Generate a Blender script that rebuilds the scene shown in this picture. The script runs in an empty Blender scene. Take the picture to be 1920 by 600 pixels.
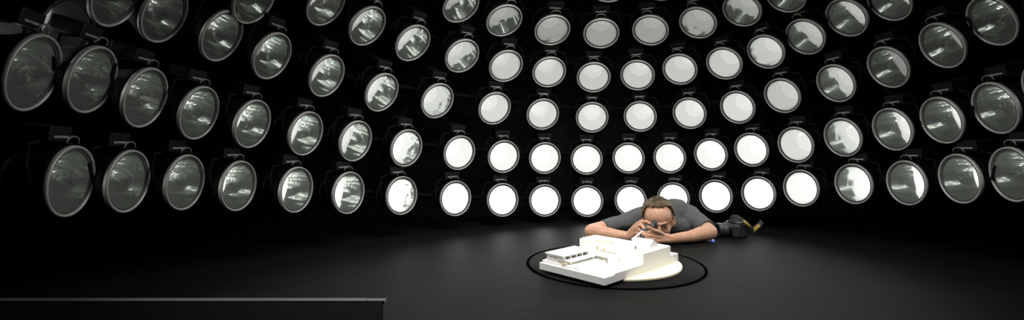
import bpy, bmesh, math, random
from mathutils import Vector, Matrix, Euler, noise
random.seed(7)
S = bpy.context.scene
COL = S.collection

# ------------------------------------------------------------------ camera, world, exposure
cam_d = bpy.data.cameras.new('camera')
cam = bpy.data.objects.new('camera', cam_d); COL.objects.link(cam)
cam.location = (0.0, 0.0, 0.487)
cam.rotation_euler = (math.radians(90), 0, 0)
cam_d.sensor_fit = 'HORIZONTAL'; cam_d.sensor_width = 36.0
cam_d.lens = 36.0 * 900 / 1920          # about 17 mm
cam_d.shift_y = -(300 - 272) / 1920.0   # rising-front shift, verticals stay upright
cam_d.clip_start = 0.02
S.camera = cam

W = bpy.data.worlds.new('world'); S.world = W; W.use_nodes = True
W.node_tree.nodes['Background'].inputs[0].default_value = (0.012, 0.013, 0.012, 1)
W.node_tree.nodes['Background'].inputs[1].default_value = 0.15

S.view_settings.view_transform = 'Standard'
S.view_settings.look = 'None'
S.view_settings.exposure = 0.0
S.view_settings.gamma = 1.0
S.view_settings.use_curve_mapping = False
S.cycles.caustics_reflective = False
S.cycles.caustics_refractive = False
S.cycles.max_bounces = 6
S.cycles.diffuse_bounces = 3
S.cycles.glossy_bounces = 4
S.cycles.transparent_max_bounces = 12
S.cycles.sample_clamp_indirect = 4.0

BULB = 1.7           # radiance of the frosted source at full dimmer setting
SPOT_W = 3.4        # watts of the beam of a lamp at full dimmer setting
AIM = Vector((0.35, 1.92, 0.20))        # the point all lamps of the dome are turned to

# ------------------------------------------------------------------ materials
def new_mat(name):
    m = bpy.data.materials.new(name); m.use_nodes = True
    return m, m.node_tree.nodes, m.node_tree.links, m.node_tree.nodes['Principled BSDF']

def mat(name, col, rough=0.5, metal=0.0, spec=0.5, var=0.0, scale=20.0, bump=0.0, bscale=60.0, stretch=None, emit=None):
    m, n, l, b = new_mat(name)
    b.inputs['Base Color'].default_value = (*col, 1)
    b.inputs['Roughness'].default_value = rough
    b.inputs['Metallic'].default_value = metal
    b.inputs['Specular IOR Level'].default_value = spec
    tc = n.new('ShaderNodeTexCoord'); src = tc.outputs['Object']
    if stretch:
        mp = n.new('ShaderNodeMapping'); mp.inputs['Scale'].default_value = stretch
        l.new(src, mp.inputs['Vector']); src = mp.outputs['Vector']
    if var > 0:
        t = n.new('ShaderNodeTexNoise'); t.inputs['Scale'].default_value = scale; t.inputs['Detail'].default_value = 4
        l.new(src, t.inputs['Vector'])
        r = n.new('ShaderNodeValToRGB')
        r.color_ramp.elements[0].position = 0.3; r.color_ramp.elements[1].position = 0.7
        r.color_ramp.elements[0].color = (*[c * (1 - var) for c in col], 1)
        r.color_ramp.elements[1].color = (*[min(1, c * (1 + var)) for c in col], 1)
        l.new(t.outputs['Fac'], r.inputs['Fac']); l.new(r.outputs['Color'], b.inputs['Base Color'])
    if bump > 0:
        t2 = n.new('ShaderNodeTexNoise'); t2.inputs['Scale'].default_value = bscale; t2.inputs['Detail'].default_value = 5
        l.new(src, t2.inputs['Vector'])
        bp = n.new('ShaderNodeBump'); bp.inputs['Strength'].default_value = bump; bp.inputs['Distance'].default_value = 0.01
        l.new(t2.outputs['Fac'], bp.inputs['Height']); l.new(bp.outputs['Normal'], b.inputs['Normal'])
    return m

M = {}
M['wall'] = mat('black_wall', (0.006, 0.006, 0.0065), 0.9, spec=0.1, var=0.3, scale=3)
M['frame'] = mat('black_tube', (0.004, 0.004, 0.0042), 0.8, spec=0.06, var=0.2)
M['housing'] = mat('black_housing', (0.004, 0.004, 0.0042), 0.7, spec=0.12, var=0.2)
M['box'] = mat('black_gear_box', (0.004, 0.004, 0.0043), 0.6, spec=0.15, var=0.2)
M['strip'] = mat('grey_label_strip', (0.20, 0.21, 0.20), 0.5, var=0.3, scale=120)
M['handle'] = mat('grey_handle', (0.14, 0.14, 0.135), 0.5, metal=0.3)
M['rim'] = mat('rim_metal', (0.33, 0.335, 0.32), 0.45, metal=0.25, var=0.15)
M['gasket'] = mat('black_gasket', (0.06, 0.062, 0.06), 0.5, spec=0.3)
M['white'] = mat('white_card', (0.86, 0.85, 0.82), 0.8, spec=0.1, var=0.02)
M['acetate'] = mat('tinted_acetate', (0.42, 0.41, 0.33), 0.35, var=0.25, scale=60)
M['beige'] = mat('beige_card_shade', (0.62, 0.52, 0.38), 0.7, var=0.1)  # on the windows this beige paints the shade of a recess
M['void'] = mat('window_shade_and_mast', (0.10, 0.08, 0.06), 0.7)  # paints the dark inside a window opening; also colours the mast
M['cream'] = mat('cream_board', (0.78, 0.72, 0.52), 0.7, var=0.08, scale=6)
M['turn'] = mat('turntable_black', (0.0072, 0.0072, 0.0066), 0.7, spec=0.03, var=0.25, scale=9, bump=0.1, bscale=30)
M['groove_dark'] = mat('groove_black', (0.001, 0.001, 0.001), 0.9, spec=0.0)  # black for the dark of the ring groove
M['skin'] = mat('skin', (0.46, 0.255, 0.165), 0.5, spec=0.3, var=0.10, scale=30, bump=0.03, bscale=150)
M['shirt'] = mat('grey_shirt', (0.080, 0.086, 0.084), 0.9, spec=0.1, var=0.12, scale=60, bump=0.45, bscale=30)
M['jeans'] = mat('dark_trousers', (0.02, 0.022, 0.03), 0.9, spec=0.1, var=0.2)
M['hair'] = mat('brown_hair', (0.085, 0.056, 0.029), 0.6, spec=0.3, var=0.45, scale=90, bump=0.6, bscale=160, stretch=(1, 1, 0.35))
M['brow'] = mat('brow_hair', (0.07, 0.04, 0.022), 0.7)
M['eye'] = mat('dark_eye', (0.03, 0.02, 0.015), 0.3)
M['wire'] = mat('spectacle_wire', (0.25, 0.22, 0.18), 0.3, metal=0.8)
M['lip'] = mat('lip', (0.45, 0.18, 0.13), 0.5)
M['scope'] = mat('dark_grey_scope', (0.055, 0.06, 0.06), 0.45, var=0.2)
M['scope_black'] = mat('black_eyecup', (0.012, 0.012, 0.013), 0.6)
M['silver'] = mat('silver_tube', (0.75, 0.72, 0.68), 0.3, metal=0.35)
M['cam_black'] = mat('camera_black', (0.018, 0.018, 0.019), 0.45, var=0.2, scale=80, bump=0.15, bscale=300)
M['cam_grey'] = mat('camera_grey', (0.10, 0.10, 0.10), 0.4, metal=0.3)
M['lens_glass'] = mat('lens_glass', (0.01, 0.008, 0.02), 0.05)
M['strap'] = mat('strap_black', (0.012, 0.011, 0.011), 0.8)
M['yellow'] = mat('strap_yellow', (0.28, 0.18, 0.02), 0.7, var=0.25, scale=60)
M['blue'] = mat('blue_plastic', (0.05, 0.10, 0.5), 0.4)
M['bluew'] = mat('white_plastic', (0.7, 0.75, 0.85), 0.4)
M['bench'] = mat('bench_black', (0.0025, 0.0025, 0.0025), 0.95, spec=0.03)
M['nosing'] = mat('aluminium_nosing', (0.06, 0.06, 0.058), 0.6, var=0.12, scale=8, metal=0.0)

def floor_mat():
    m, n, l, b = new_mat('black_floor')
    tc = n.new('ShaderNodeTexCoord')
    t = n.new('ShaderNodeTexNoise'); t.inputs['Scale'].default_value = 3.5; t.inputs['Detail'].default_value = 8; t.inputs['Roughness'].default_value = 0.65
    l.new(tc.outputs['Object'], t.inputs['Vector'])
    r = n.new('ShaderNodeValToRGB')
    r.color_ramp.elements[0].position = 0.3; r.color_ramp.elements[0].color = (0.0056, 0.0057, 0.0050, 1)
    r.color_ramp.elements[1].position = 0.75; r.color_ramp.elements[1].color = (0.0083, 0.0082, 0.0075, 1)
    l.new(t.outputs['Fac'], r.inputs['Fac'])
    # fine dark scuffs with a shape of their own
    mp = n.new('ShaderNodeMapping'); mp.inputs['Scale'].default_value = (1.2, 7.0, 1); mp.inputs['Rotation'].default_value = (0, 0, 0.25)
    l.new(tc.outputs['Object'], mp.inputs['Vector'])
    v = n.new('ShaderNodeTexNoise'); v.inputs['Scale'].default_value = 5; v.inputs['Detail'].default_value = 9; v.inputs['Roughness'].default_value = 0.7
    l.new(mp.outputs['Vector'], v.inputs['Vector'])
    r2 = n.new('ShaderNodeValToRGB'); r2.color_ramp.elements[0].position = 0.30; r2.color_ramp.elements[0].color = (0.62, 0.62, 0.62, 1)
    r2.color_ramp.elements[1].position = 0.42; r2.color_ramp.elements[1].color = (1, 1, 1, 1)
    l.new(v.outputs['Fac'], r2.inputs['Fac'])
    mx = n.new('ShaderNodeMix'); mx.data_type = 'RGBA'; mx.blend_type = 'MULTIPLY'; mx.inputs['Factor'].default_value = 1
    l.new(r.outputs['Color'], mx.inputs['A']); l.new(r2.outputs['Color'], mx.inputs['B'])
    l.new(mx.outputs['Result'], b.inputs['Base Color'])
    b.inputs['Roughness'].default_value = 0.6
    b.inputs['Specular IOR Level'].default_value = 0.025
    bp = n.new('ShaderNodeBump'); bp.inputs['Strength'].default_value = 0.22; bp.inputs['Distance'].default_value = 0.01
    l.new(v.outputs['Fac'], bp.inputs['Height']); l.new(bp.outputs['Normal'], b.inputs['Normal'])
    return m
M['floor'] = floor_mat()

def reflector_mat():
    # hammered aluminium dish: a fairly sharp mirror lobe and a broad brushed lobe
    m, n, l, b = new_mat('reflector_aluminium')
    out = n['Material Output']; n.remove(b)
    tc = n.new('ShaderNodeTexCoord')
    t = n.new('ShaderNodeTexNoise'); t.inputs['Scale'].default_value = 15; t.inputs['Detail'].default_value = 1
    l.new(tc.outputs['Object'], t.inputs['Vector'])
    bp = n.new('ShaderNodeBump'); bp.inputs['Strength'].default_value = 0.12; bp.inputs['Distance'].default_value = 0.01
    l.new(t.outputs['Fac'], bp.inputs['Height'])
    g1 = n.new('ShaderNodeBsdfGlossy'); g1.inputs['Color'].default_value = (0.90, 0.92, 0.90, 1); g1.inputs['Roughness'].default_value = 0.06
    g2 = n.new('ShaderNodeBsdfGlossy'); g2.inputs['Color'].default_value = (0.80, 0.83, 0.80, 1); g2.inputs['Roughness'].default_value = 0.30
    d = n.new('ShaderNodeBsdfDiffuse'); d.inputs['Color'].default_value = (0.50, 0.54, 0.51, 1)
    l.new(bp.outputs['Normal'], g1.inputs['Normal'])
    a = n.new('ShaderNodeMixShader'); a.inputs[0].default_value = 0.14
    l.new(g1.outputs[0], a.inputs[1]); l.new(g2.outputs[0], a.inputs[2])
    c = n.new('ShaderNodeMixShader'); c.inputs[0].default_value = 0.03
    l.new(a.outputs[0], c.inputs[1]); l.new(d.outputs[0], c.inputs[2])
    l.new(c.outputs[0], out.inputs['Surface'])
    return m
M['reflector'] = reflector_mat()

def pane_mat():
    m, n, l, b = new_mat('clear_lamp_glass')
    out = n['Material Output']; n.remove(b)
    t = n.new('ShaderNodeBsdfTransparent'); t.inputs[0].default_value = (0.95, 0.97, 0.95, 1)
    g = n.new('ShaderNodeBsdfGlossy'); g.inputs['Roughness'].default_value = 0.08
    x = n.new('ShaderNodeMixShader'); x.inputs[0].default_value = 0.06
    l.new(t.outputs[0], x.inputs[1]); l.new(g.outputs[0], x.inputs[2]); l.new(x.outputs[0], out.inputs['Surface'])
    return m
M['pane'] = pane_mat()

def bulb_mat():
    m, n, l, b = new_mat('glowing_bulb')
    out = n['Material Output']; n.remove(b)
    oi = n.new('ShaderNodeObjectInfo')
    sp = n.new('ShaderNodeSeparateColor'); l.new(oi.outputs['Color'], sp.inputs[0])
    mu = n.new('ShaderNodeMath'); mu.operation = 'MULTIPLY'; mu.inputs[1].default_value = BULB
    l.new(sp.outputs[0], mu.inputs[0])
    e = n.new('ShaderNodeEmission'); e.inputs['Color'].default_value = (1.0, 0.985, 0.97, 1)
    l.new(mu.outputs[0], e.inputs['Strength']); l.new(e.outputs[0], out.inputs['Surface'])
    return m
M['bulb'] = bulb_mat()

# ------------------------------------------------------------------ mesh helpers
def finish(bm, name, m, smooth=True):
    bmesh.ops.recalc_face_normals(bm, faces=bm.faces[:])
    me = bpy.data.meshes.new(name); bm.to_mesh(me); bm.free()
    if m is not None: me.materials.append(m)
    if smooth:
        for p in me.polygons: p.use_smooth = True
    return me

def link(name, me, parent=None, mtx=None):
    o = bpy.data.objects.new(name, me); COL.objects.link(o)
    if parent is not None: o.parent = parent
    if mtx is not None: o.matrix_local = mtx
    return o

def tag(o, label=None, cat=None, group=None, kind=None):
    if label: o['label'] = label
    if cat: o['category'] = cat
    if group: o['group'] = group
    if kind: o['kind'] = kind
    return o

def empty(name, loc=(0, 0, 0)):
    o = bpy.data.objects.new(name, None); COL.objects.link(o); o.location = loc; o.empty_display_size = 0.05
    return o

def a_box(bm, lo, hi, mtx=None):
    vs = [bm.verts.new((x, y, z)) for x in (lo[0], hi[0]) for y in (lo[1], hi[1]) for z in (lo[2], hi[2])]
    for f in ((0, 1, 3, 2), (4, 6, 7, 5), (0, 4, 5, 1), (2, 3, 7, 6), (0, 2, 6, 4), (1, 5, 7, 3)):
        bm.faces.new([vs[i] for i in f])
    if mtx is not None:
        for v in vs: v.co = mtx @ v.co
    return vs

def box_me(name, lo, hi, m, bevel=0.0, mtx=None):
    bm = bmesh.new(); a_box(bm, lo, hi)
    if bevel > 0:
        bmesh.ops.bevel(bm, geom=bm.edges[:], offset=bevel, segments=2, affect='EDGES', profile=0.5)
    if mtx is not None: bm.transform(mtx)
    return finish(bm, name, m, False)

def lathe(bm, prof, n=32, closed=False):
    rings = []
    for r, z in prof:
        if r < 1e-6: rings.append([bm.verts.new((0, 0, z))])
        else: rings.append([bm.verts.new((r * math.cos(2 * math.pi * i / n), r * math.sin(2 * math.pi * i / n), z)) for i in range(n)])
    pairs = list(zip(rings[:-1], rings[1:]))
    if closed: pairs.append((rings[-1], rings[0]))
    for A, B in pairs:
        for i in range(n):
            j = (i + 1) % n
            if len(A) == 1 and len(B) == 1: continue
            if len(A) == 1: bm.faces.new((A[0], B[i], B[j]))
            elif len(B) == 1: bm.faces.new((A[i], A[j], B[0]))
            else: bm.faces.new((A[i], A[j], B[j], B[i]))

def lathe_me(name, prof, m, n=32, closed=False, mtx=None):
    bm = bmesh.new(); lathe(bm, prof, n, closed)
    if mtx is not None: bm.transform(mtx)
    return finish(bm, name, m)

def frame_z(d):
    d = Vector(d).normalized()
    return d.to_track_quat('Z', 'Y').to_matrix()

def tube(bm, pts, r, n=8):
    pts = [Vector(p) for p in pts]; rings = []
    rr = r if isinstance(r, (list, tuple)) else [r] * len(pts)
    up = Vector((0.13, 0.21, 0.97)).normalized()
    for i, p in enumerate(pts):
        d = (pts[min(i + 1, len(pts) - 1)] - pts[max(i - 1, 0)]).normalized()
        u = d.cross(up)
        if u.length < 1e-3: u = d.cross(Vector((1, 0, 0)))
        u.normalize(); v = d.cross(u)
        rings.append([bm.verts.new(p + rr[i] * (u * math.cos(2 * math.pi * k / n) + v * math.sin(2 * math.pi * k / n))) for k in range(n)])
    for A, B in zip(rings[:-1], rings[1:]):
        for i in range(n):
            j = (i + 1) % n
            bm.faces.new((A[i], A[j], B[j], B[i]))
    bm.faces.new(rings[0][::-1]); bm.faces.new(rings[-1])

def tube_me(name, pts, r, m, n=8):
    bm = bmesh.new(); tube(bm, pts, r, n)
    return finish(bm, name, m)

def cyl_between(name, a, b, prof, m, n=24):
    """prof: list of (radius, t 0..1) along a->b"""
    a = Vector(a); b = Vector(b); L = (b - a).length
    mt = Matrix.Translation(a) @ frame_z(b - a).to_4x4()
    return lathe_me(name, [(r, t * L) for r, t in prof], m, n, mtx=mt)

# ------------------------------------------------------------------ the room
WB = 3.25
fl = link('floor', box_me('floor', (-3.7, -1.6, -0.05), (3.7, WB, 0.0), M['floor'])); tag(fl, 'scuffed matt black floor', 'floor', kind='structure')
def wall(name, lo, hi, label):
    tag(link(name, box_me(name, lo, hi, M['wall'])), label, 'wall', kind='structure')
wall('wall_back', (-3.7, WB, -0.05), (3.7, WB + 0.1, 3.2), 'black wall behind the lamps')
wall('wall_left', (-3.8, -1.6, -0.05), (-3.7, WB + 0.1, 3.2), 'black wall on the left')
wall('wall_right', (3.7, -1.6, -0.05), (3.8, WB + 0.1, 3.2), 'black wall on the right')
tag(link('ceiling', box_me('ceiling', (-3.8, -1.6, 3.2), (3.8, WB + 0.1, 3.3), M['wall'])), 'black ceiling over the lamp dome', 'ceiling', kind='structure')

# ------------------------------------------------------------------ lamp dome
ROWS = {
 1: [(-1.228,1.340,0.386), (-1.214,1.523,0.372), (-1.168,1.720,0.353), (-1.079,1.900,0.325), (-0.931,2.080,0.293), (-0.768,2.265,0.261), (-0.568,2.483,0.225), (-0.315,2.697,0.187), (-0.054,2.858,0.160), (0.204,2.967,0.144), (0.475,3.030,0.133), (0.750,3.040,0.136), (1.004,2.993,0.154), (1.226,2.895,0.178), (1.412,2.756,0.208), (1.556,2.589,0.254), (1.680,2.366,0.295), (1.754,2.139,0.318), (1.789,1.922,0.352), (1.799,1.731,0.381)],
 2: [(-1.372,1.280,0.771), (-1.193,1.200,0.667), (-1.203,1.380,0.674), (-1.180,1.550,0.639), (-1.134,1.745,0.603), (-1.040,1.930,0.571), (-0.907,2.120,0.537), (-0.744,2.293,0.505), (-0.548,2.503,0.470), (-0.295,2.711,0.442), (-0.048,2.861,0.417), (0.204,2.967,0.405), (0.471,3.030,0.396), (0.737,3.041,0.403), (0.983,2.999,0.407), (1.202,2.909,0.429), (1.384,2.781,0.459), (1.540,2.611,0.487), (1.659,2.412,0.525), (1.738,2.197,0.558), (1.781,1.994,0.589), (1.798,1.790,0.624), (1.796,1.613,0.673)],
 3: [(-1.387,1.500,0.854), (-1.148,1.400,0.923), (-1.145,1.586,0.917), (-1.058,1.757,0.885), (-0.960,1.928,0.843), (-0.820,2.133,0.793), (-0.636,2.354,0.743), (-0.398,2.575,0.722), (-0.099,2.777,0.697), (0.187,2.904,0.671), (0.496,2.974,0.656), (0.793,2.974,0.662), (1.071,2.902,0.677), (1.300,2.772,0.703), (1.468,2.612,0.754), (1.612,2.393,0.793), (1.699,2.172,0.837), (1.746,1.952,0.890), (1.762,1.766,0.942)],
 4: [(-0.961,1.795,1.029), (-0.793,2.050,1.084), (-0.663,2.210,1.032), (-0.491,2.387,0.991), (-0.265,2.568,0.961), (-0.033,2.707,0.929), (0.218,2.809,0.911), (0.487,2.865,0.888), (0.748,2.866,0.901), (0.982,2.814,0.928), (1.195,2.709,0.945), (1.359,2.575,0.985), (1.480,2.427,1.032), (1.573,2.261,1.085), (1.637,2.087,1.113)],
 5: [(-0.256,2.421,1.186), (-0.040,2.551,1.145), (0.224,2.657,1.119), (0.503,2.709,1.113), (0.776,2.696,1.128), (1.013,2.621,1.151), (1.198,2.507,1.189), (1.344,2.363,1.222)],
 6: [(-0.032,2.365,1.328), (0.219,2.464,1.314), (0.508,2.510,1.307), (0.768,2.486,1.310), (0.998,2.396,1.318)],
}
ROWNAME = {1: 'bottom row', 2: 'second row from the bottom', 3: 'third row from the bottom', 4: 'fourth row from the bottom', 5: 'fifth row from the bottom', 6: 'topmost row'}
ORD = ['first', 'second', 'third', 'fourth', 'fifth', 'sixth', 'seventh', 'eighth', 'ninth', 'tenth', 'eleventh', 'twelfth', 'thirteenth', 'fourteenth', 'fifteenth', 'sixteenth', 'seventeenth', 'eighteenth', 'nineteenth', 'twentieth', 'twenty-first', 'twenty-second', 'twenty-third']
# dimmer settings of the rows: dark fade to the top, put into lamp levels
DIM = {1: 1.0, 2: 0.72, 3: 0.52, 4: 0.42, 5: 0.25, 6: 0.22}

RO = 0.101
# dish of a non-imaging flood reflector: full brightness within the acceptance angle, dark outside it
TH = math.radians(40)
refl_prof = []
fc = 1 + math.sin(TH)
for i in range(17):
    ph = math.radians(90) + TH + (math.radians(94) - math.radians(90) - TH) * i / 16
    refl_prof.append((2 * fc * math.sin(ph - TH) / (1 - math.cos(ph)) - 1, 2 * fc * math.cos(ph - TH) / (1 - math.cos(ph))))
ks = 0.0852 / refl_prof[-1][0]
RA, RD = ks, ks * refl_prof[-1][1]      # throat radius, depth
refl_prof = [(r * ks, z * ks - RD - 0.005) for r, z in refl_prof]
RB = refl_prof[0][1]
LM = {
 'housing': lathe_me('housing', [(0.0, RB - 0.045), (0.04, RB - 0.043), (RA + 0.004, RB - 0.02), (RA + 0.006, RB), (0.080, RB + 0.05), (0.0945, -0.03), (0.0965, -0.02), (0.0965, -0.004), (0.0935, -0.004), (0.0935, -0.02), (0.09, -0.032)], M['housing'], 36),
 'rim': lathe_me('rim', [(0.0925, -0.010), (0.1005, -0.010), (0.101, -0.004), (0.0995, 0.002), (0.0960, 0.003), (0.0925, 0.0)], M['rim'], 40, closed=True),
 'gasket': lathe_me('gasket', [(0.0850, -0.010), (0.0926, -0.010), (0.0926, -0.002), (0.0895, -0.0045), (0.0870, -0.001), (0.0850, -0.004)], M['gasket'], 40, closed=True),
 'reflector': lathe_me('reflector', refl_prof, M['reflector'], 40),
 'bulb': lathe_me('bulb', [(RA + 0.0005, RB), (RA * 0.8, RB + 0.004), (RA * 0.5, RB + 0.008), (0.0, RB + 0.011)], M['bulb'], 28),
 'pane': lathe_me('pane', [(0.0, 0.004), (0.03, 0.0033), (0.06, 0.001), (0.0868, -0.0035)], M['pane'], 32),
 'gear_box': box_me('gear_box', (-0.046, 0.106, -0.12), (0.046, 0.150, -0.040), M['box'], 0.004),
 'label_strip': box_me('label_strip', (-0.030, 0.117, -0.0402), (0.030, 0.123, -0.0385), M['strip']),
 'handle': tube_me('handle', [(-0.026, 0.104, -0.012), (-0.022, 0.118, -0.010), (-0.008, 0.124, -0.010), (0.008, 0.124, -0.010), (0.022, 0.118, -0.010), (0.026, 0.104, -0.012)], 0.0028, M['handle'], 6),
}
fin_bm = bmesh.new()
lathe(fin_bm, [(RA + 0.002, RB - 0.016), (RA + 0.016, RB - 0.016), (RA + 0.016, RB - 0.010), (RA + 0.002, RB - 0.010)], 28, closed=True)
LM['cooling_fin'] = finish(fin_bm, 'cooling_fin', M['housing'])
yoke_pts = [(-0.108, 0.0, -0.03), (-0.109, 0.05, -0.045), (-0.085, 0.098, -0.06), (0.0, 0.112, -0.065), (0.085, 0.098, -0.06), (0.109, 0.05, -0.045), (0.108, 0.0, -0.03)]
LM['yoke'] = tube_me('yoke', yoke_pts, 0.005, M['frame'], 6)

def aim_of(p):
    # the dome is turned a little about the vertical: lamps on either side aim past the centre
    t = (p[0] - 0.40) / 1.3
    return AIM + Vector((0, 0.22 * max(t, -1.0) if t < 0 else 0.10 * min(t, 1.0), 0))

def lamp_matrix(p):
    z = (aim_of(p) - Vector(p)).normalized()
    x = Vector((0, 0, 1)).cross(z)
    if x.length < 0.05: x = Vector((1, 0, 0))
    x.normalize(); y = z.cross(x)
    R = Matrix((x, y, z)).transposed().to_4x4()
    return Matrix.Translation(p) @ R

def lamp(p, dim, label, group, row, watts=1.0, cone=124):
    o = empty('reflector_lamp'); o.matrix_world = lamp_matrix(p)
    tag(o, label, 'lamp', group)
    hs = link('housing', LM['housing'], o)
    link('cooling_fin', LM['cooling_fin'], hs)
    link('rim', LM['rim'], o); link('gasket', LM['gasket'], o)
    link('reflector', LM['reflector'], o)
    b = link('bulb', LM['bulb'], o); b.color = (dim, dim, dim, 1)
    link('glass_pane', LM['pane'], o)
    link('yoke', LM['yoke'], o)
    g = link('gear_box', LM['gear_box'], o)
    link('label_strip', LM['label_strip'], g)
    link('handle', LM['handle'], o)
    ld = bpy.data.lights.new('lamp_beam', 'SPOT')
    ld.energy = SPOT_W * dim * watts; ld.spot_size = math.radians(cone); ld.spot_blend = 1.0; ld.shadow_soft_size = 0.05
    ld.color = (1.0, 0.985, 0.96)
    lo = bpy.data.objects.new('lamp_beam', ld); COL.objects.link(lo); lo.parent = o
    lo.matrix_local = Matrix.Translation((0, 0, 0.012)) @ Matrix.Rotation(math.pi, 4, 'X')
    return o

CAMP = Vector((0, 0, 0.487))
for k, L in ROWS.items():
    for i, p in enumerate(L):
        P = Vector(p)
        ang = math.degrees((aim_of(p) - P).angle(CAMP - P))
        look = 'glaring white' if ang < 41 else ('half bright' if ang < 55 else 'dim grey')
        d = DIM[k] * (0.30 if k > 2 and (p[0] < -0.88 or p[0] > 1.66) else (0.75 if abs(p[0] - 0.4) > 1.05 else 1.0))  # outer lamps lowered further, edge darkening put into their levels
        lamp(p, d, f'{look} round reflector lamp, {ORD[i]} from the left in the {ROWNAME[k]}', f'dome lamps of the {ROWNAME[k]}', k, 0.5 if k < 3 else 0.6, 125)

# dome carried on above the frame: unseen lamps added to light model and man
C0 = Vector((0.35, 1.92, 0.20))
crown = []
for el, n, off in ((48, 13, 0.0), (66, 9, 0.0), (82, 4, 0.4)):
    for i in range(n):
        az = off + 2 * math.pi * i / n
        R = 1.38
        P = C0 + R * Vector((math.cos(math.radians(el)) * math.sin(az), math.cos(math.radians(el)) * math.cos(az), math.sin(math.radians(el))))
        if (P.z - 0.15 - 0.487) / P.y < 0.325: continue
        if min((P - Vector(q)).length for L in ROWS.values() for q in L) < 0.27: continue
        crown.append(P)
for P in crown:
    lamp(tuple(P), 0.8, 'unseen round reflector lamp added at the crown of the dome', 'lamps at the crown of the dome', 9, 4.1, 156)

# black tube frame that carries the lamps: one rail behind each row, ribs behind the columns
fr = empty('dome_frame', (0.35, 3.1, 0)); tag(fr, 'black tubular dome frame carrying the rows of lamps', 'frame')
inv = Matrix.Translation((-0.35, -3.1, 0))
def behind(p, s=0.15):
    P = Vector(p); return P - (aim_of(p) - P).normalized() * s
for k, L in ROWS.items():
    LL = [q for q in L if q[0] > -1.3]
    me = tube_me('rail', [inv @ behind(q, 0.165) for q in LL], 0.014, M['frame'], 8); link('rail', me, fr)
ribs = [(10, 12, 10, 7, 3, 2), (14, 16, 13, 10, 5, 4), (6, 8, 7, 4, 1, 0), (17, 19, 15, 12, 7, 4), (3, 5, 4, 1), (19, 21, 18)]
for rb in ribs:
    pts = [behind(ROWS[j + 1][q], 0.19) for j, q in enumerate(rb)]
    foot = pts[0].copy(); foot.y = min(foot.y, WB - 0.03)
    foot.z = 0.0 if foot.y > 2.9 else foot.z - 0.06
    for q in pts: q.y = min(q.y, WB - 0.03)
    link('rib', tube_me('rib', [inv @ q for q in [foot] + pts], 0.016, M['frame'], 8), fr)

# ------------------------------------------------------------------ turntable and board
RC = (0.417, 1.968)
tt = empty('turntable', (RC[0], RC[1], 0)); tag(tt, 'round black turntable let into the floor under the model', 'turntable')
link('plate', lathe_me('plate', [(0.0, 0.0025), (0.346, 0.0025), (0.348, 0.0)], M['turn'], 96), tt)
link('groove_band', lathe_me('groove_band', [(0.3465, 0.0005), (0.3470, 0.0032), (0.3575, 0.0032), (0.358, 0.0005)], M['groove_dark'], 120, closed=True), tt)  # raised black band standing in for the dark groove round the plate

bd = link('round_board', lathe_me('round_board', [(0.0, 0.0025), (0.268, 0.0025), (0.270, 0.004), (0.270, 0.013), (0.268, 0.0145), (0.0, 0.0145)], M['cream'], 96))
bd.location = (0.41, 1.962, 0); tag(bd, 'cream round board under the white architectural model', 'board')

# ------------------------------------------------------------------ architectural model
am = empty('architectural_model')
A = Vector((0.7256, 0.6881, 0)).normalized(); Bv = Vector((-A.y, A.x, 0))
am.matrix_world = Matrix(((A.x, Bv.x, 0, 0.311), (A.y, Bv.y, 0, 1.611), (0, 0, 1, 0.0145), (0, 0, 0, 1)))
tag(am, 'white card architectural model of a courtyard building on the round board', 'model')
Z0 = 0.0145
ZA = (0.0145, 0.034, 0.070, 0.0745, 0.090, 0.0975, 0.13); ZB = (0.0145, 0.040, 0.0745, 0.079, 0.0930, 0.0995, 0.132)
AA = (0.0, 0.19, 0.232, 0.342, 0.437, 0.495); AB = (0.0, 0.19, 0.243, 0.354, 0.4435, 0.507)
def interp(v, xs, ys):
    for x0, x1, y0, y1 in zip(xs[:-1], xs[1:], ys[:-1], ys[1:]):
        if v <= x1: return y0 + (y1 - y0) * (v - x0) / (x1 - x0)
    return ys[-1]
def mp(name, lo, hi, m='white', parent=None, bevel=0.0006):
    lo = (interp(lo[0], AA, AB), lo[1], interp(lo[2], ZA, ZB) - Z0); hi = (interp(hi[0], AA, AB), hi[1], interp(hi[2], ZA, ZB) - Z0)
    return link(name, box_me(name, lo, hi, M[m], bevel), parent or am)
mp('base_slab', (0.0, 0.0, 0.0145), (0.495, 0.300, 0.034))
mp('terrace', (0.012, 0.115, 0.034), (0.24, 0.296, 0.043))
# low wing with four niches towards the courtyard
w = mp('wing_back_wall', (0.02, 0.222, 0.043), (0.185, 0.28, 0.070))
mp('wing_roof', (0.014, 0.196, 0.0695), (0.19, 0.284, 0.0745))
mp('wing_end_wall', (0.02, 0.2, 0.043), (0.026, 0.224, 0.070))
mp('wing_plinth', (0.02, 0.2, 0.043), (0.185, 0.224, 0.054))
for i in range(5):
    a = 0.030 + i * 0.0345
    mp('pier', (a, 0.2, 0.054), (a + 0.005, 0.222, 0.070))
mp('window', (0.0188, 0.232, 0.056), (0.0205, 0.237, 0.060), 'void')  # flat dark panel in place of a shaded opening
mp('window', (0.0188, 0.250, 0.058), (0.0205, 0.262, 0.061), 'beige')
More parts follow.
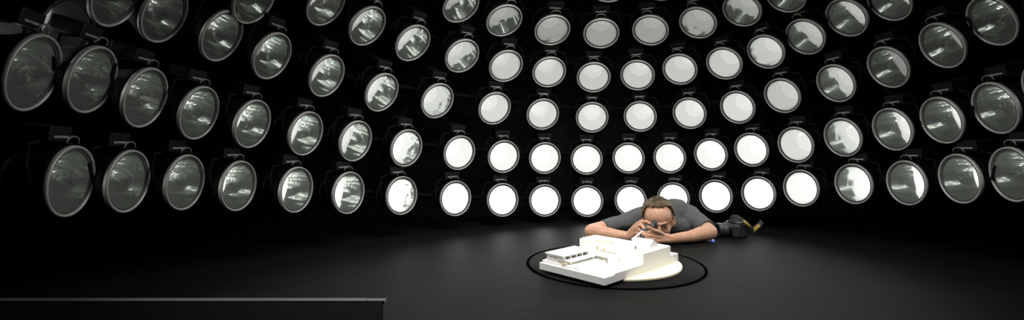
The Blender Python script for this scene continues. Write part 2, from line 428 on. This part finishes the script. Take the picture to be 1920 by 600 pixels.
# glazed gallery along the courtyard
mp('gallery_roof', (0.022, 0.166, 0.0535), (0.172, 0.2, 0.0560))
for a0, a1 in ((0.028, 0.036), (0.160, 0.170)):
    mp('gallery_pier', (a0, 0.170, 0.034), (a1, 0.2, 0.054))
mp('gallery_back_wall', (0.036, 0.185, 0.034), (0.160, 0.2, 0.054), 'beige')
for i in range(3):
    a = 0.037 + i * 0.041
    mp('glazing', (a, 0.172, 0.037), (a + 0.040, 0.174, 0.0535), 'acetate')
mp('gallery_sill', (0.028, 0.169, 0.034), (0.170, 0.176, 0.0375))
mp('gallery_step', (0.012, 0.178, 0.034), (0.028, 0.199, 0.050), 'beige')
# cross gallery turning towards the front
mp('link_roof', (0.172, 0.105, 0.0555), (0.235, 0.176, 0.0585))
mp('link_back_wall', (0.19, 0.105, 0.034), (0.232, 0.176, 0.056))
mp('link_pier', (0.174, 0.168, 0.034), (0.19, 0.176, 0.056))
mp('link_pier', (0.174, 0.105, 0.034), (0.19, 0.112, 0.056))
for i in range(2):
    b = 0.113 + i * 0.0275
    mp('glazing', (0.176, b, 0.037), (0.178, b + 0.0265, 0.0555), 'acetate')
# tall hall
hall = mp('hall', (0.232, 0.118, 0.034), (0.342, 0.300, 0.090))
mp('parapet', (0.232, 0.118, 0.090), (0.237, 0.300, 0.0955))
mp('parapet', (0.337, 0.118, 0.090), (0.342, 0.300, 0.0975))
mp('parapet', (0.237, 0.295, 0.090), (0.337, 0.300, 0.0965))
mp('parapet', (0.237, 0.118, 0.090), (0.337, 0.123, 0.0965))
mp('rooflight', (0.262, 0.165, 0.090), (0.285, 0.245, 0.0955), 'beige')
mp('rooflight', (0.300, 0.140, 0.090), (0.325, 0.275, 0.0985))
for i in range(4):
    mp('roof_tooth', (0.25 + i * 0.021, 0.2955, 0.0965), (0.26 + i * 0.021, 0.2995, 0.0995))
for b in (0.205, 0.172):
    mp('window', (0.2308, b, 0.064), (0.2325, b + 0.010, 0.075), 'beige')  # flat panels, recess shade given as colour
mp('string_course', (0.2295, 0.12, 0.0605), (0.2325, 0.20, 0.0625), 'beige')
for b in (0.135, 0.155):
    mp('window', (0.2308, b, 0.047), (0.2325, b + 0.007, 0.054), 'beige')
mp('slit_window', (0.2308, 0.288, 0.058), (0.2325, 0.292, 0.066), 'beige')
# right-hand block with a pitched lantern
mp('block', (0.232, 0.0, 0.034), (0.437, 0.118, 0.080))
mp('block_coping', (0.236, 0.004, 0.080), (0.433, 0.114, 0.0825))
mp('side_terrace', (0.437, 0.0, 0.034), (0.493, 0.12, 0.040))
bm = bmesh.new()
g = [(0.296, 0.018), (0.388, 0.018), (0.342, 0.018)]
vs = []
for b in (0.02, 0.105):
    vs += [bm.verts.new((0.302, b, 0.084 - Z0)), bm.verts.new((0.396, b, 0.084 - Z0)), bm.verts.new((0.349, b, 0.1190 - Z0))]
for f in ((0, 1, 2), (3, 5, 4), (0, 3, 4, 1), (1, 4, 5, 2), (2, 5, 3, 0)): bm.faces.new([vs[i] for i in f])
link('pitched_roof', finish(bm, 'pitched_roof', M['white'], False), am)
mp('mast', (0.268, 0.056, 0.0825), (0.272, 0.060, 0.098), 'void')
mp('forecourt_step', (0.02, 0.02, 0.034), (0.17, 0.10, 0.0360))
mp('front_ramp', (0.06, 0.0, 0.034), (0.232, 0.016, 0.039))

# ------------------------------------------------------------------ foreground bench with a metal nosing
be = empty('bench', (-0.8, 0.95, 0)); tag(be, 'low black bench with a grey metal edge in the lower left foreground', 'bench')
bi = Matrix.Translation((0.8, -0.95, 0))
bm = bmesh.new()
xr = -0.300
vs = [bm.verts.new(bi @ Vector(c)) for c in ((-1.45, 1.135, 0), (xr - 0.005, 1.135, 0), (xr + 0.05, 0.72, 0), (-1.45, 0.72, 0), (-1.45, 1.135, 0.119), (xr - 0.005, 1.135, 0.119), (xr + 0.05, 0.72, 0.119), (-1.45, 0.72, 0.119))]
for f in ((0, 1, 2, 3), (4, 5, 6, 7), (0, 1, 5, 4), (1, 2, 6, 5), (2, 3, 7, 6), (3, 0, 4, 7)): bm.faces.new([vs[i] for i in f])
link('bench_top', finish(bm, 'bench_top', M['bench'], False), be)
link('nosing', box_me('nosing', bi @ Vector((-1.45, 1.128, 0.112)), bi @ Vector((-0.345, 1.150, 0.121)), M['nosing'], 0.001), be)
link('nosing', box_me('nosing', bi @ Vector((-0.344, 1.130, 0.112)), bi @ Vector((xr, 1.149, 0.1205)), M['nosing'], 0.001), be)

# ------------------------------------------------------------------ person
def capsule(bm, p0, r0, p1, r1, n=16, flat0=False, flat1=False):
    p0 = Vector(p0); p1 = Vector(p1); L = (p1 - p0).length
    prof = [(0.0, -r0 if not flat0 else 0.0)]
    if not flat0:
        for a in (65, 40, 20): prof.append((r0 * math.cos(math.radians(a)), -r0 * math.sin(math.radians(a))))
    prof.append((r0, 0.0)); prof.append((r1, L))
    if not flat1:
        for a in (20, 40, 65): prof.append((r1 * math.cos(math.radians(a)), L + r1 * math.sin(math.radians(a))))
    prof.append((0.0, L + r1 if not flat1 else L))
    b2 = bmesh.new(); lathe(b2, prof, n)
    b2.transform(Matrix.Translation(p0) @ frame_z(p1 - p0).to_4x4())
    bmesh.ops.recalc_face_normals(b2, faces=b2.faces[:])
    me = bpy.data.meshes.new('t'); b2.to_mesh(me); b2.free(); bm.from_mesh(me); bpy.data.meshes.remove(me)

def chain(bm, pts, rs, n=14):
    for a, b, ra, rb in zip(pts[:-1], pts[1:], rs[:-1], rs[1:]): capsule(bm, a, ra, b, rb, n)

def ellips(bm, c, r, mtx=None, rot=None):
    b2 = bmesh.new(); bmesh.ops.create_uvsphere(b2, u_segments=28, v_segments=18, radius=1.0)
    T = Matrix.Translation(c) @ (rot.to_4x4() if rot is not None else Matrix.Identity(4)) @ Matrix.Diagonal((*r, 1))
    b2.transform((mtx @ T) if mtx is not None else T)
    bmesh.ops.recalc_face_normals(b2, faces=b2.faces[:])
    me = bpy.data.meshes.new('t'); b2.to_mesh(me); b2.free(); bm.from_mesh(me); bpy.data.meshes.remove(me)

def remeshed(bm, name, voxel, m, smooth_it=4, disp=None):
    me = bpy.data.meshes.new('tmp'); bm.to_mesh(me); bm.free()
    o = bpy.data.objects.new('tmp', me); COL.objects.link(o)
    md = o.modifiers.new('r', 'REMESH'); md.mode = 'VOXEL'; md.voxel_size = voxel
    sm = o.modifiers.new('s', 'SMOOTH'); sm.factor = 0.5; sm.iterations = smooth_it
    dg = bpy.context.evaluated_depsgraph_get(); dg.update()
    out = bpy.data.meshes.new_from_object(o.evaluated_get(dg))
    bpy.data.objects.remove(o); bpy.data.meshes.remove(me)
    out.name = name; out.materials.clear(); out.materials.append(m)
    if disp:
        nn = [v.normal.copy() for v in out.vertices]
        for v, q in zip(out.vertices, nn): v.co += q * disp(v.co)
    for p in out.polygons: p.use_smooth = True
    return out

pe = empty('person', (0.80, 2.60, 0))
tag(pe, 'man in a grey T-shirt lying prone on the floor, peering through a small viewing scope', 'person')
PI_ = Matrix.Translation((-0.80, -2.60, 0))

HM = Matrix.Translation((0.738, 2.42, 0.111)) @ Matrix.Rotation(math.radians(180 - 14), 4, 'Z') @ Matrix.Rotation(math.radians(-18), 4, 'X') @ Matrix.Rotation(math.radians(4), 4, 'Y')
HM = HM @ Matrix.Scale(0.945, 4)
# joints (metres)
lsh = (0.950, 2.61, 0.106); lel = (1.003, 2.440, 0.045); lwr = (0.785, 2.340, 0.031)
rsh = (0.712, 2.62, 0.088); rel = (0.410, 2.462, 0.044); rwr = (0.570, 2.375, 0.036)
pelv = (0.90, 2.82, 0.082)

bm = bmesh.new()
# head, local frame: x to his right, y forward, z up
ellips(bm, (0, -0.012, 0.030), (0.0745, 0.094, 0.083), HM)          # cranium
ellips(bm, (0, 0.030, 0.035), (0.062, 0.058, 0.062), HM)            # forehead
ellips(bm, (0, 0.028, -0.035), (0.058, 0.060, 0.075), HM)           # face
ellips(bm, (0, 0.046, -0.082), (0.036, 0.038, 0.026), HM)           # jaw
ellips(bm, (0, 0.074, -0.094), (0.017, 0.014, 0.013), HM)           # chin
ellips(bm, (0, 0.078, 0.016), (0.048, 0.016, 0.011), HM)            # brow ridge
for s in (-1, 1):
    ellips(bm, (s * 0.036, 0.062, -0.028), (0.022, 0.022, 0.020), HM)   # cheek
    ellips(bm, (s * 0.076, -0.008, -0.012), (0.009, 0.020, 0.032), HM, Euler((0.25, 0, s * -0.45)).to_matrix())  # ear
    ellips(bm, (s * 0.072, 0.004, -0.022), (0.008, 0.012, 0.018), HM)
def hl(p): return HM @ Vector(p)
chain(bm, [hl((0, 0.084, 0.006)), hl((0, 0.098, -0.014)), hl((0, 0.109, -0.031))], [0.0085, 0.010, 0.0125], 12)   # nose
for s in (-1, 1): ellips(bm, (s * 0.012, 0.094, -0.035), (0.009, 0.010, 0.008), HM)
ellips(bm, (0, 0.084, -0.060), (0.022, 0.010, 0.006), HM); ellips(bm, (0, 0.082, -0.069), (0.019, 0.010, 0.007), HM)  # lips
chain(bm, [hl((0, -0.03, -0.05)), (0.80, 2.54, 0.085), (0.835, 2.60, 0.082)], [0.056, 0.056, 0.07], 20)    # neck
# trunk
chain(bm, [(0.835, 2.62, 0.082), (0.865, 2.72, 0.082), pelv], [0.078, 0.078, 0.074], 20)
chain(bm, [lsh, (0.88, 2.64, 0.09), (0.78, 2.64, 0.088), rsh], [0.052, 0.062, 0.062, 0.048], 16)
chain(bm, [(0.82, 2.82, 0.078), (0.97, 2.82, 0.078)], [0.062, 0.062], 16)
# tucked-up legs, behind the trunk
for hx, kx, fx in ((0.84, 0.80, 0.86), (0.96, 0.99, 0.93)):
    chain(bm, [(hx, 2.82, 0.072), (kx, 2.885, 0.062), (fx, 2.90, 0.05), (fx, 2.86, 0.045)], [0.066, 0.05, 0.04, 0.036], 14)
# left arm (right in the picture)
chain(bm, [lsh, (0.987, 2.52, 0.070), lel], [0.046, 0.042, 0.039], 16)
chain(bm, [lel, (0.943, 2.405, 0.041), (0.883, 2.375, 0.034), lwr], [0.039, 0.0355, 0.0295, 0.0235], 16)
# right arm
chain(bm, [rsh, (0.55, 2.54, 0.064), rel], [0.044, 0.040, 0.038], 16)
chain(bm, [rel, (0.459, 2.43, 0.042), (0.520, 2.40, 0.036), rwr], [0.038, 0.0355, 0.029, 0.0235], 16)
# left hand: palm and five fingers around the scope
HAND_L = {
  'palm_a': [(0.7680, 2.3350, 0.0356), (0.7305, 2.3150, 0.0497), (0.6910, 2.2950, 0.0624)],
  'palm_b': [(0.7706, 2.3350, 0.0304), (0.7270, 2.3120, 0.0400), (0.6826, 2.2880, 0.0485)],
  'palm_c': [(0.7706, 2.3350, 0.0265), (0.7347, 2.3120, 0.0285), (0.6864, 2.2880, 0.0294)],
  'index': [(0.6910, 2.2950, 0.0624), (0.6459, 2.2620, 0.0773), (0.6099, 2.2450, 0.0767)],
  'middle': [(0.6826, 2.2880, 0.0497), (0.6388, 2.2500, 0.0625), (0.6112, 2.2360, 0.0684)],
  'ring': [(0.6833, 2.2860, 0.0362), (0.6437, 2.2500, 0.0463), (0.6186, 2.2360, 0.0572)],
  'little': [(0.6928, 2.2880, 0.0230), (0.6623, 2.2620, 0.0281), (0.6364, 2.2460, 0.0403)],
  'thumb': [(0.7340, 2.3180, 0.0492), (0.6966, 2.2880, 0.0739), (0.6628, 2.2680, 0.0863), (0.6410, 2.2580, 0.1006)],
}
HAND_R = {
  'palm_a': [(0.5746, 2.3720, 0.0390), (0.5901, 2.3500, 0.0718), (0.6024, 2.3220, 0.1013)],
  'palm_b': [(0.5780, 2.3700, 0.0354), (0.5943, 2.3460, 0.0621), (0.6029, 2.3140, 0.0885)],
  'palm_c': [(0.5815, 2.3680, 0.0318), (0.5943, 2.3460, 0.0491), (0.6040, 2.3180, 0.0646)],
  'index': [(0.6024, 2.3220, 0.1026), (0.6176, 2.2920, 0.1233), (0.6360, 2.2760, 0.1244), (0.6520, 2.2700, 0.1162)],
  'middle': [(0.6047, 2.3160, 0.0907), (0.6143, 2.2800, 0.1083), (0.6204, 2.2560, 0.0972)],
  'ring': [(0.6055, 2.3140, 0.0769), (0.6118, 2.2800, 0.0842), (0.6109, 2.2580, 0.0730)],
  'little': [(0.6040, 2.3180, 0.0620), (0.6063, 2.2880, 0.0637), (0.6010, 2.2680, 0.0536)],
  'thumb': [(0.5879, 2.3620, 0.0435), (0.6068, 2.3340, 0.0487), (0.6252, 2.3060, 0.0694), (0.6398, 2.2940, 0.0868)],
}

for HD in (HAND_L, HAND_R):
    for k in ('palm_a', 'palm_b', 'palm_c'): chain(bm, HD[k], [0.019, 0.0145, 0.0105], 12)
    for k, q in (('index', 1.0), ('middle', 1.0), ('ring', 0.95), ('little', 0.82)):
        n = len(HD[k]); chain(bm, HD[k], [0.0092 * q, 0.0082 * q, 0.0072 * q, 0.0068 * q][:n], 12)
    chain(bm, HD['thumb'], [0.0130, 0.0105, 0.0090, 0.0078], 12)
bm.transform(PI_)
link('body', remeshed(bm, 'body', 0.0025, M['skin'], 3), pe)

# T-shirt
def folds(co):
    q = Vector((co.x * 9, co.y * 9, co.z * 16))
    return 0.006 * noise.noise(q) + 0.0035 * noise.noise(q * 2.3)
bm = bmesh.new()
chain(bm, [(0.83, 2.60, 0.086), (0.865, 2.72, 0.088), pelv], [0.086, 0.090, 0.084], 24)
chain(bm, [(0.950, 2.61, 0.106), (0.89, 2.635, 0.106), (0.78, 2.635, 0.098), rsh], [0.060, 0.078, 0.074, 0.058], 20)
ellips(bm, (0.890, 2.61, 0.118), (0.078, 0.075, 0.078))
capsule(bm, (0.795, 2.535, 0.088), 0.060, (0.83, 2.60, 0.090), 0.078, 20, flat0=True)
capsule(bm, (0.950, 2.605, 0.108), 0.060, (0.988, 2.50, 0.068), 0.052, 20)
capsule(bm, (0.983, 2.52, 0.076), 0.053, (1.000, 2.470, 0.056), 0.050, 20, flat1=True)
capsule(bm, (0.712, 2.62, 0.090), 0.060, (0.57, 2.55, 0.066), 0.048, 20)
capsule(bm, (0.58, 2.555, 0.068), 0.049, (0.478, 2.492, 0.053), 0.045, 20, flat1=True)
chain(bm, [(0.86, 2.56, 0.06), (0.93, 2.55, 0.05)], [0.05, 0.045], 16)
bm.transform(PI_)
link('t_shirt', remeshed(bm, 't_shirt', 0.0045, M['shirt'], 4, folds), pe)
# trousers
bm = bmesh.new()
chain(bm, [(0.815, 2.82, 0.079), (0.975, 2.82, 0.079)], [0.068, 0.068], 16)
for hx, kx, fx in ((0.84, 0.80, 0.86), (0.96, 0.99, 0.93)):
    chain(bm, [(hx, 2.82, 0.073), (kx, 2.885, 0.064), (fx, 2.90, 0.052)], [0.07, 0.056, 0.046], 14)
bm.transform(PI_)
link('trousers', remeshed(bm, 'trousers', 0.006, M['jeans'], 3), pe)

# hair: a ring of short brown hair with a receding hairline
bm = bmesh.new()
NU, NV = 96, 60
grid = {}
def hair_on(d):
    ax = abs(d.x)
    yl = max(0.59 - 0.62 * ax ** 2, 0.26) + 0.07 * noise.noise(d * 7)
    if d.y > yl: return False
    low = -0.42 if d.y > -0.15 else -0.60
    if ax > 0.72 and 0.02 < d.y: low = -0.10 + 0.2 * (d.y - 0.02)
    if ax > 0.7 and -0.35 < d.y <= 0.02: low = 0.02
    return d.z > low + 0.06 * noise.noise(d * 9)
for j in range(NV + 1):
    th = math.pi * j / NV
    for i in range(NU):
        ph = 2 * math.pi * i / NU
        d = Vector((math.sin(th) * math.cos(ph), math.sin(th) * math.sin(ph), math.cos(th)))
        t = 1.055 + 0.030 * noise.noise(Vector((d.x * 7, d.y * 5, d.z * 5))) + 0.022 * noise.noise(d * 19) - (0.035 if d.y > 0.35 else 0) + (0.07 if abs(d.x) > 0.55 and d.z < 0.75 else 0.0) * min(1, (abs(d.x) - 0.55) / 0.2)
        c = Vector((0, -0.012, 0.030)) + Vector((d.x * 0.0765 * t, d.y * 0.096 * t, d.z * 0.083 * t))
        if d.y > 0.1: c.y += 0.010 * min(1, (d.y - 0.1) / 0.4); c.z += 0.006 * min(1, (d.y - 0.1) / 0.4)
        grid[i, j] = (d, bm.verts.new(HM @ c))
for j in range(NV):
    for i in range(NU):
        q = [grid[i, j], grid[(i + 1) % NU, j], grid[(i + 1) % NU, j + 1], grid[i, j + 1]]
        dm = sum((a[0] for a in q), Vector()) / 4
        if dm.length > 0 and hair_on(dm.normalized()):
            vv = []
            for a in q:
                if a[1] not in vv: vv.append(a[1])
            try: bm.faces.new(vv)
            except ValueError: pass
bmesh.ops.delete(bm, geom=[v for v in bm.verts if not v.link_faces], context='VERTS')
bmesh.ops.remove_doubles(bm, verts=bm.verts[:], dist=1e-5)
bmesh.ops.recalc_face_normals(bm, faces=bm.faces[:])
ret = bmesh.ops.solidify(bm, geom=bm.faces[:], thickness=0.008)
# short tufts standing off the scalp
rnd = random.Random(3)
fs = [f for f in bm.faces if f.calc_area() > 1e-6]
tufts = []
hc = HM @ Vector((0, -0.012, 0.03))
for f in rnd.sample(fs, min(900, len(fs))):
    c = f.calc_center_median(); nrm = (c - hc).normalized()
    if (c - hc).length < 0.078: continue
    side = nrm.cross(Vector((rnd.uniform(-1, 1), rnd.uniform(-1, 1), rnd.uniform(-1, 1)))).normalized()
    dr = (nrm * 0.5 + HM.to_3x3() @ Vector((0, -0.45, -0.5)) * 0.8 + side * 0.35).normalized()
    tufts.append((c, side, nrm, dr, rnd.uniform(0.008, 0.015)))
for c, side, nrm, dr, ln in tufts:
    a = bm.verts.new(c + side * 0.0016); b = bm.verts.new(c - side * 0.0016); e = bm.verts.new(c + nrm * 0.002)
    t = bm.verts.new(c + dr * ln)
    bm.faces.new((a, b, t)); bm.faces.new((b, e, t)); bm.faces.new((e, a, t))
bm.transform(PI_)
link('hair', finish(bm, 'hair', M['hair']), pe)

# eyebrows, eyes, spectacles
for s in (-1, 1):
    pts = [PI_ @ hl((s * x, y, z)) for x, y, z in ((0.012, 0.0955, 0.014), (0.024, 0.095, 0.020), (0.038, 0.088, 0.021), (0.050, 0.076, 0.015))]
    link('eyebrow', tube_me('eyebrow', pts, [0.003, 0.0042, 0.0038, 0.002], M['brow'], 8), pe)
    bm = bmesh.new(); ellips(bm, (s * 0.031, 0.0815, 0.000), (0.013, 0.008, 0.0055), PI_ @ HM)
    link('eye', finish(bm, 'eye', M['eye']), pe)
bm = bmesh.new()
gl = empty('t'); bpy.data.objects.remove(gl)
for s in (-1, 1):
    loop = [PI_ @ hl((s * (0.033 + 0.024 * math.cos(a)), 0.103 - 0.012 * abs(0.033 + 0.024 * math.cos(a)) / 0.05, -0.006 + 0.015 * math.sin(a))) for a in [2 * math.pi * k / 20 for k in range(21)]]
    tube(bm, loop, 0.0010, 6)
tube(bm, [PI_ @ hl((-0.010, 0.103, -0.001)), PI_ @ hl((0, 0.109, 0.001)), PI_ @ hl((0.010, 0.103, -0.001))], 0.0010, 6)
for s in (-1, 1): tube(bm, [PI_ @ hl((s * 0.057, 0.091, 0.0)), PI_ @ hl((s * 0.072, 0.06, 0.002)), PI_ @ hl((s * 0.081, 0.0, 0.004))], 0.0011, 6)
link('spectacles', finish(bm, 'spectacles', M['wire']), pe)

# ------------------------------------------------------------------ viewing scope in his hands
sc = empty('viewing_scope', (0.63, 2.28, 0.085)); tag(sc, 'small dark grey viewing scope with a silver tube held in the hands', 'scope')
si = Matrix.Translation((-0.63, -2.28, -0.085))
a = si @ Vector((0.690, 2.318, 0.108)); b = si @ Vector((0.617, 2.260, 0.082)); c = si @ Vector((0.552, 2.212, 0.051))
link('eyecup', cyl_between('eyecup', a, a.lerp(b, 0.30), [(0.0, 0.0), (0.014, 0.0), (0.0185, 0.1), (0.016, 0.9), (0.0, 1.0)], M['scope_black'], 24), sc)
link('barrel', cyl_between('barrel', a.lerp(b, 0.28), b, [(0.0, 0.0), (0.0165, 0.0), (0.0175, 0.1), (0.0175, 0.4), (0.0155, 0.45), (0.0155, 0.6), (0.0175, 0.65), (0.0165, 1.0), (0.0, 1.0)], M['scope'], 24), sc)
link('silver_tube', cyl_between('silver_tube', b.lerp(a, 0.05), c, [(0.0, 0.0), (0.0062, 0.0), (0.0055, 0.2), (0.0050, 1.0), (0.0, 1.0)], M['silver'], 16), sc)
d0 = si @ Vector((0.612, 2.245, 0.066)); d1 = si @ Vector((0.600, 2.222, 0.047))
link('black_stub', cyl_between('black_stub', d0, d1, [(0.0, 0.0), (0.010, 0.0), (0.010, 0.7), (0.006, 0.75), (0.005, 1.0), (0.0, 1.0)], M['scope_black'], 16), sc)  # short black piece below the barrel

# ------------------------------------------------------------------ camera on the floor
ca = empty('photo_camera', (1.195, 2.56, 0)); tag(ca, 'black camera with zoom lens and yellow strap lying on floor beside the elbow', 'camera')
ca.rotation_euler = (0, 0, math.radians(10))
# local: lens points to -X, camera upright
link('camera_body', box_me('camera_body', (-0.030, -0.055, 0.0), (0.036, 0.060, 0.078), M['cam_black'], 0.010), ca)
bm = bmesh.new()
vs = []
for y0, y1, z in ((-0.026, 0.026, 0.074), (-0.017, 0.017, 0.100)):
    for x0, y in ((-0.036, y0), (-0.036, y1), (0.030, y1), (0.030, y0)): vs.append(bm.verts.new((x0 * (1 if z < 0.09 else 0.75), y, z)))
for f in ((3, 2, 1, 0), (4, 5, 6, 7), (0, 1, 5, 4), (1, 2, 6, 5), (2, 3, 7, 6), (3, 0, 4, 7)): bm.faces.new([vs[i] for i in f])
bmesh.ops.bevel(bm, geom=bm.edges[:], offset=0.004, segments=2, affect='EDGES')
link('prism_hump', finish(bm, 'prism_hump', M['cam_black'], False), ca)
link('hot_shoe', box_me('hot_shoe', (-0.012, -0.010, 0.099), (0.014, 0.010, 0.103), M['cam_grey'], 0.001), ca)
link('grip', box_me('grip', (-0.052, -0.066, 0.004), (-0.018, -0.036, 0.072), M['cam_black'], 0.009), ca)
link('shoulder_plate', box_me('shoulder_plate', (-0.026, -0.056, 0.076), (0.030, -0.030, 0.082), M['cam_grey'], 0.003), ca)
link('rear_screen', box_me('rear_screen', (0.035, -0.035, 0.012), (0.039, 0.035, 0.060), M['lens_glass'], 0.001), ca)
link('mode_dial', lathe_me('mode_dial', [(0, 0.095), (0.010, 0.095), (0.010, 0.083), (0, 0.083)], M['cam_grey'], 20, mtx=Matrix.Translation((0.004, 0.042, -0.006))), ca)
ln = link('lens', cyl_between('lens', (-0.030, 0, 0.040), (-0.112, 0.002, 0.036), [(0, 0), (0.033, 0), (0.034, 0.10), (0.031, 0.12), (0.031, 0.22), (0.036, 0.25), (0.036, 0.58), (0.033, 0.60), (0.033, 0.70), (0.037, 0.73), (0.037, 0.97), (0.034, 1.0), (0.030, 0.96), (0, 0.95)], M['cam_black'], 32), ca)
link('lens_ring', cyl_between('lens_ring', (-0.0795, 0.001, 0.0376), (-0.084, 0.001, 0.0374), [(0.0332, 0), (0.0345, 0.0), (0.0345, 1.0), (0.0332, 1.0)], M['cam_grey'], 32), ln)
link('front_glass', cyl_between('front_glass', (-0.100, 0.0017, 0.0366), (-0.109, 0.002, 0.0362), [(0, 1.0), (0.015, 0.9), (0.029, 0.3)], M['lens_glass'], 24), ln)
def ribbon(name, pts, wv, th, m, parent):
    bm = bmesh.new(); R = []
    pts = [Vector(p) for p in pts]
    for i, p in enumerate(pts):
        w_ = Vector(wv[i] if isinstance(wv, list) else wv)
        d = (pts[min(i + 1, len(pts) - 1)] - pts[max(i - 1, 0)]).normalized(); nn = d.cross(w_).normalized() * th
        R.append([bm.verts.new(p + s * w_ + t * nn) for s, t in ((-1, -1), (1, -1), (1, 1), (-1, 1))])
    for A_, B_ in zip(R[:-1], R[1:]):
        for i in range(4): bm.faces.new((A_[i], A_[(i + 1) % 4], B_[(i + 1) % 4], B_[i]))
    bm.faces.new(R[0][::-1]); bm.faces.new(R[-1])
    return link(name, finish(bm, name, m), parent)
s1 = [(-0.030, 0.0, 0.106), (-0.022, -0.035, 0.112), (-0.008, -0.064, 0.097), (0.012, -0.071, 0.079), (0.032, -0.071, 0.060), (0.055, -0.062, 0.042), (0.072, -0.035, 0.028)]
st = ribbon('strap', s1, (0.0066, 0.002, 0.0078), 0.0012, M['strap'], ca)
ribbon('strap_band', [(-0.005, -0.0665, 0.0945), (0.012, -0.0723, 0.079), (0.030, -0.0725, 0.062)], (0.0040, 0.001, 0.0047), 0.0018, M['yellow'], st)
s2 = [(0.050, -0.05, 0.030), (0.075, -0.04, 0.040), (0.105, -0.03, 0.054), (0.132, -0.02, 0.068), (0.145, -0.012, 0.078)]
st2 = ribbon('strap', s2, (-0.003, 0.010, 0.0085), 0.0012, M['strap'], ca)
ribbon('strap_band', [(0.066, -0.0455, 0.0355), (0.092, -0.036, 0.0475), (0.120, -0.0265, 0.0615)], (-0.002, 0.006, 0.0055), 0.0022, M['yellow'], st2)

# small blue cap by the elbow, kind of object left open
bc = empty('blue_item', (1.002, 2.392, 0)); tag(bc, 'tiny blue and white cap on the floor under the elbow', 'item')
link('item_shell', lathe_me('item_shell', [(0, 0.0), (0.009, 0.0), (0.0095, 0.004), (0.0095, 0.011), (0.008, 0.013), (0, 0.013)], M['blue'], 20), bc)
link('item_top', lathe_me('item_top', [(0, 0.013), (0.006, 0.013), (0.005, 0.0155), (0, 0.016)], M['bluew'], 16), bc)
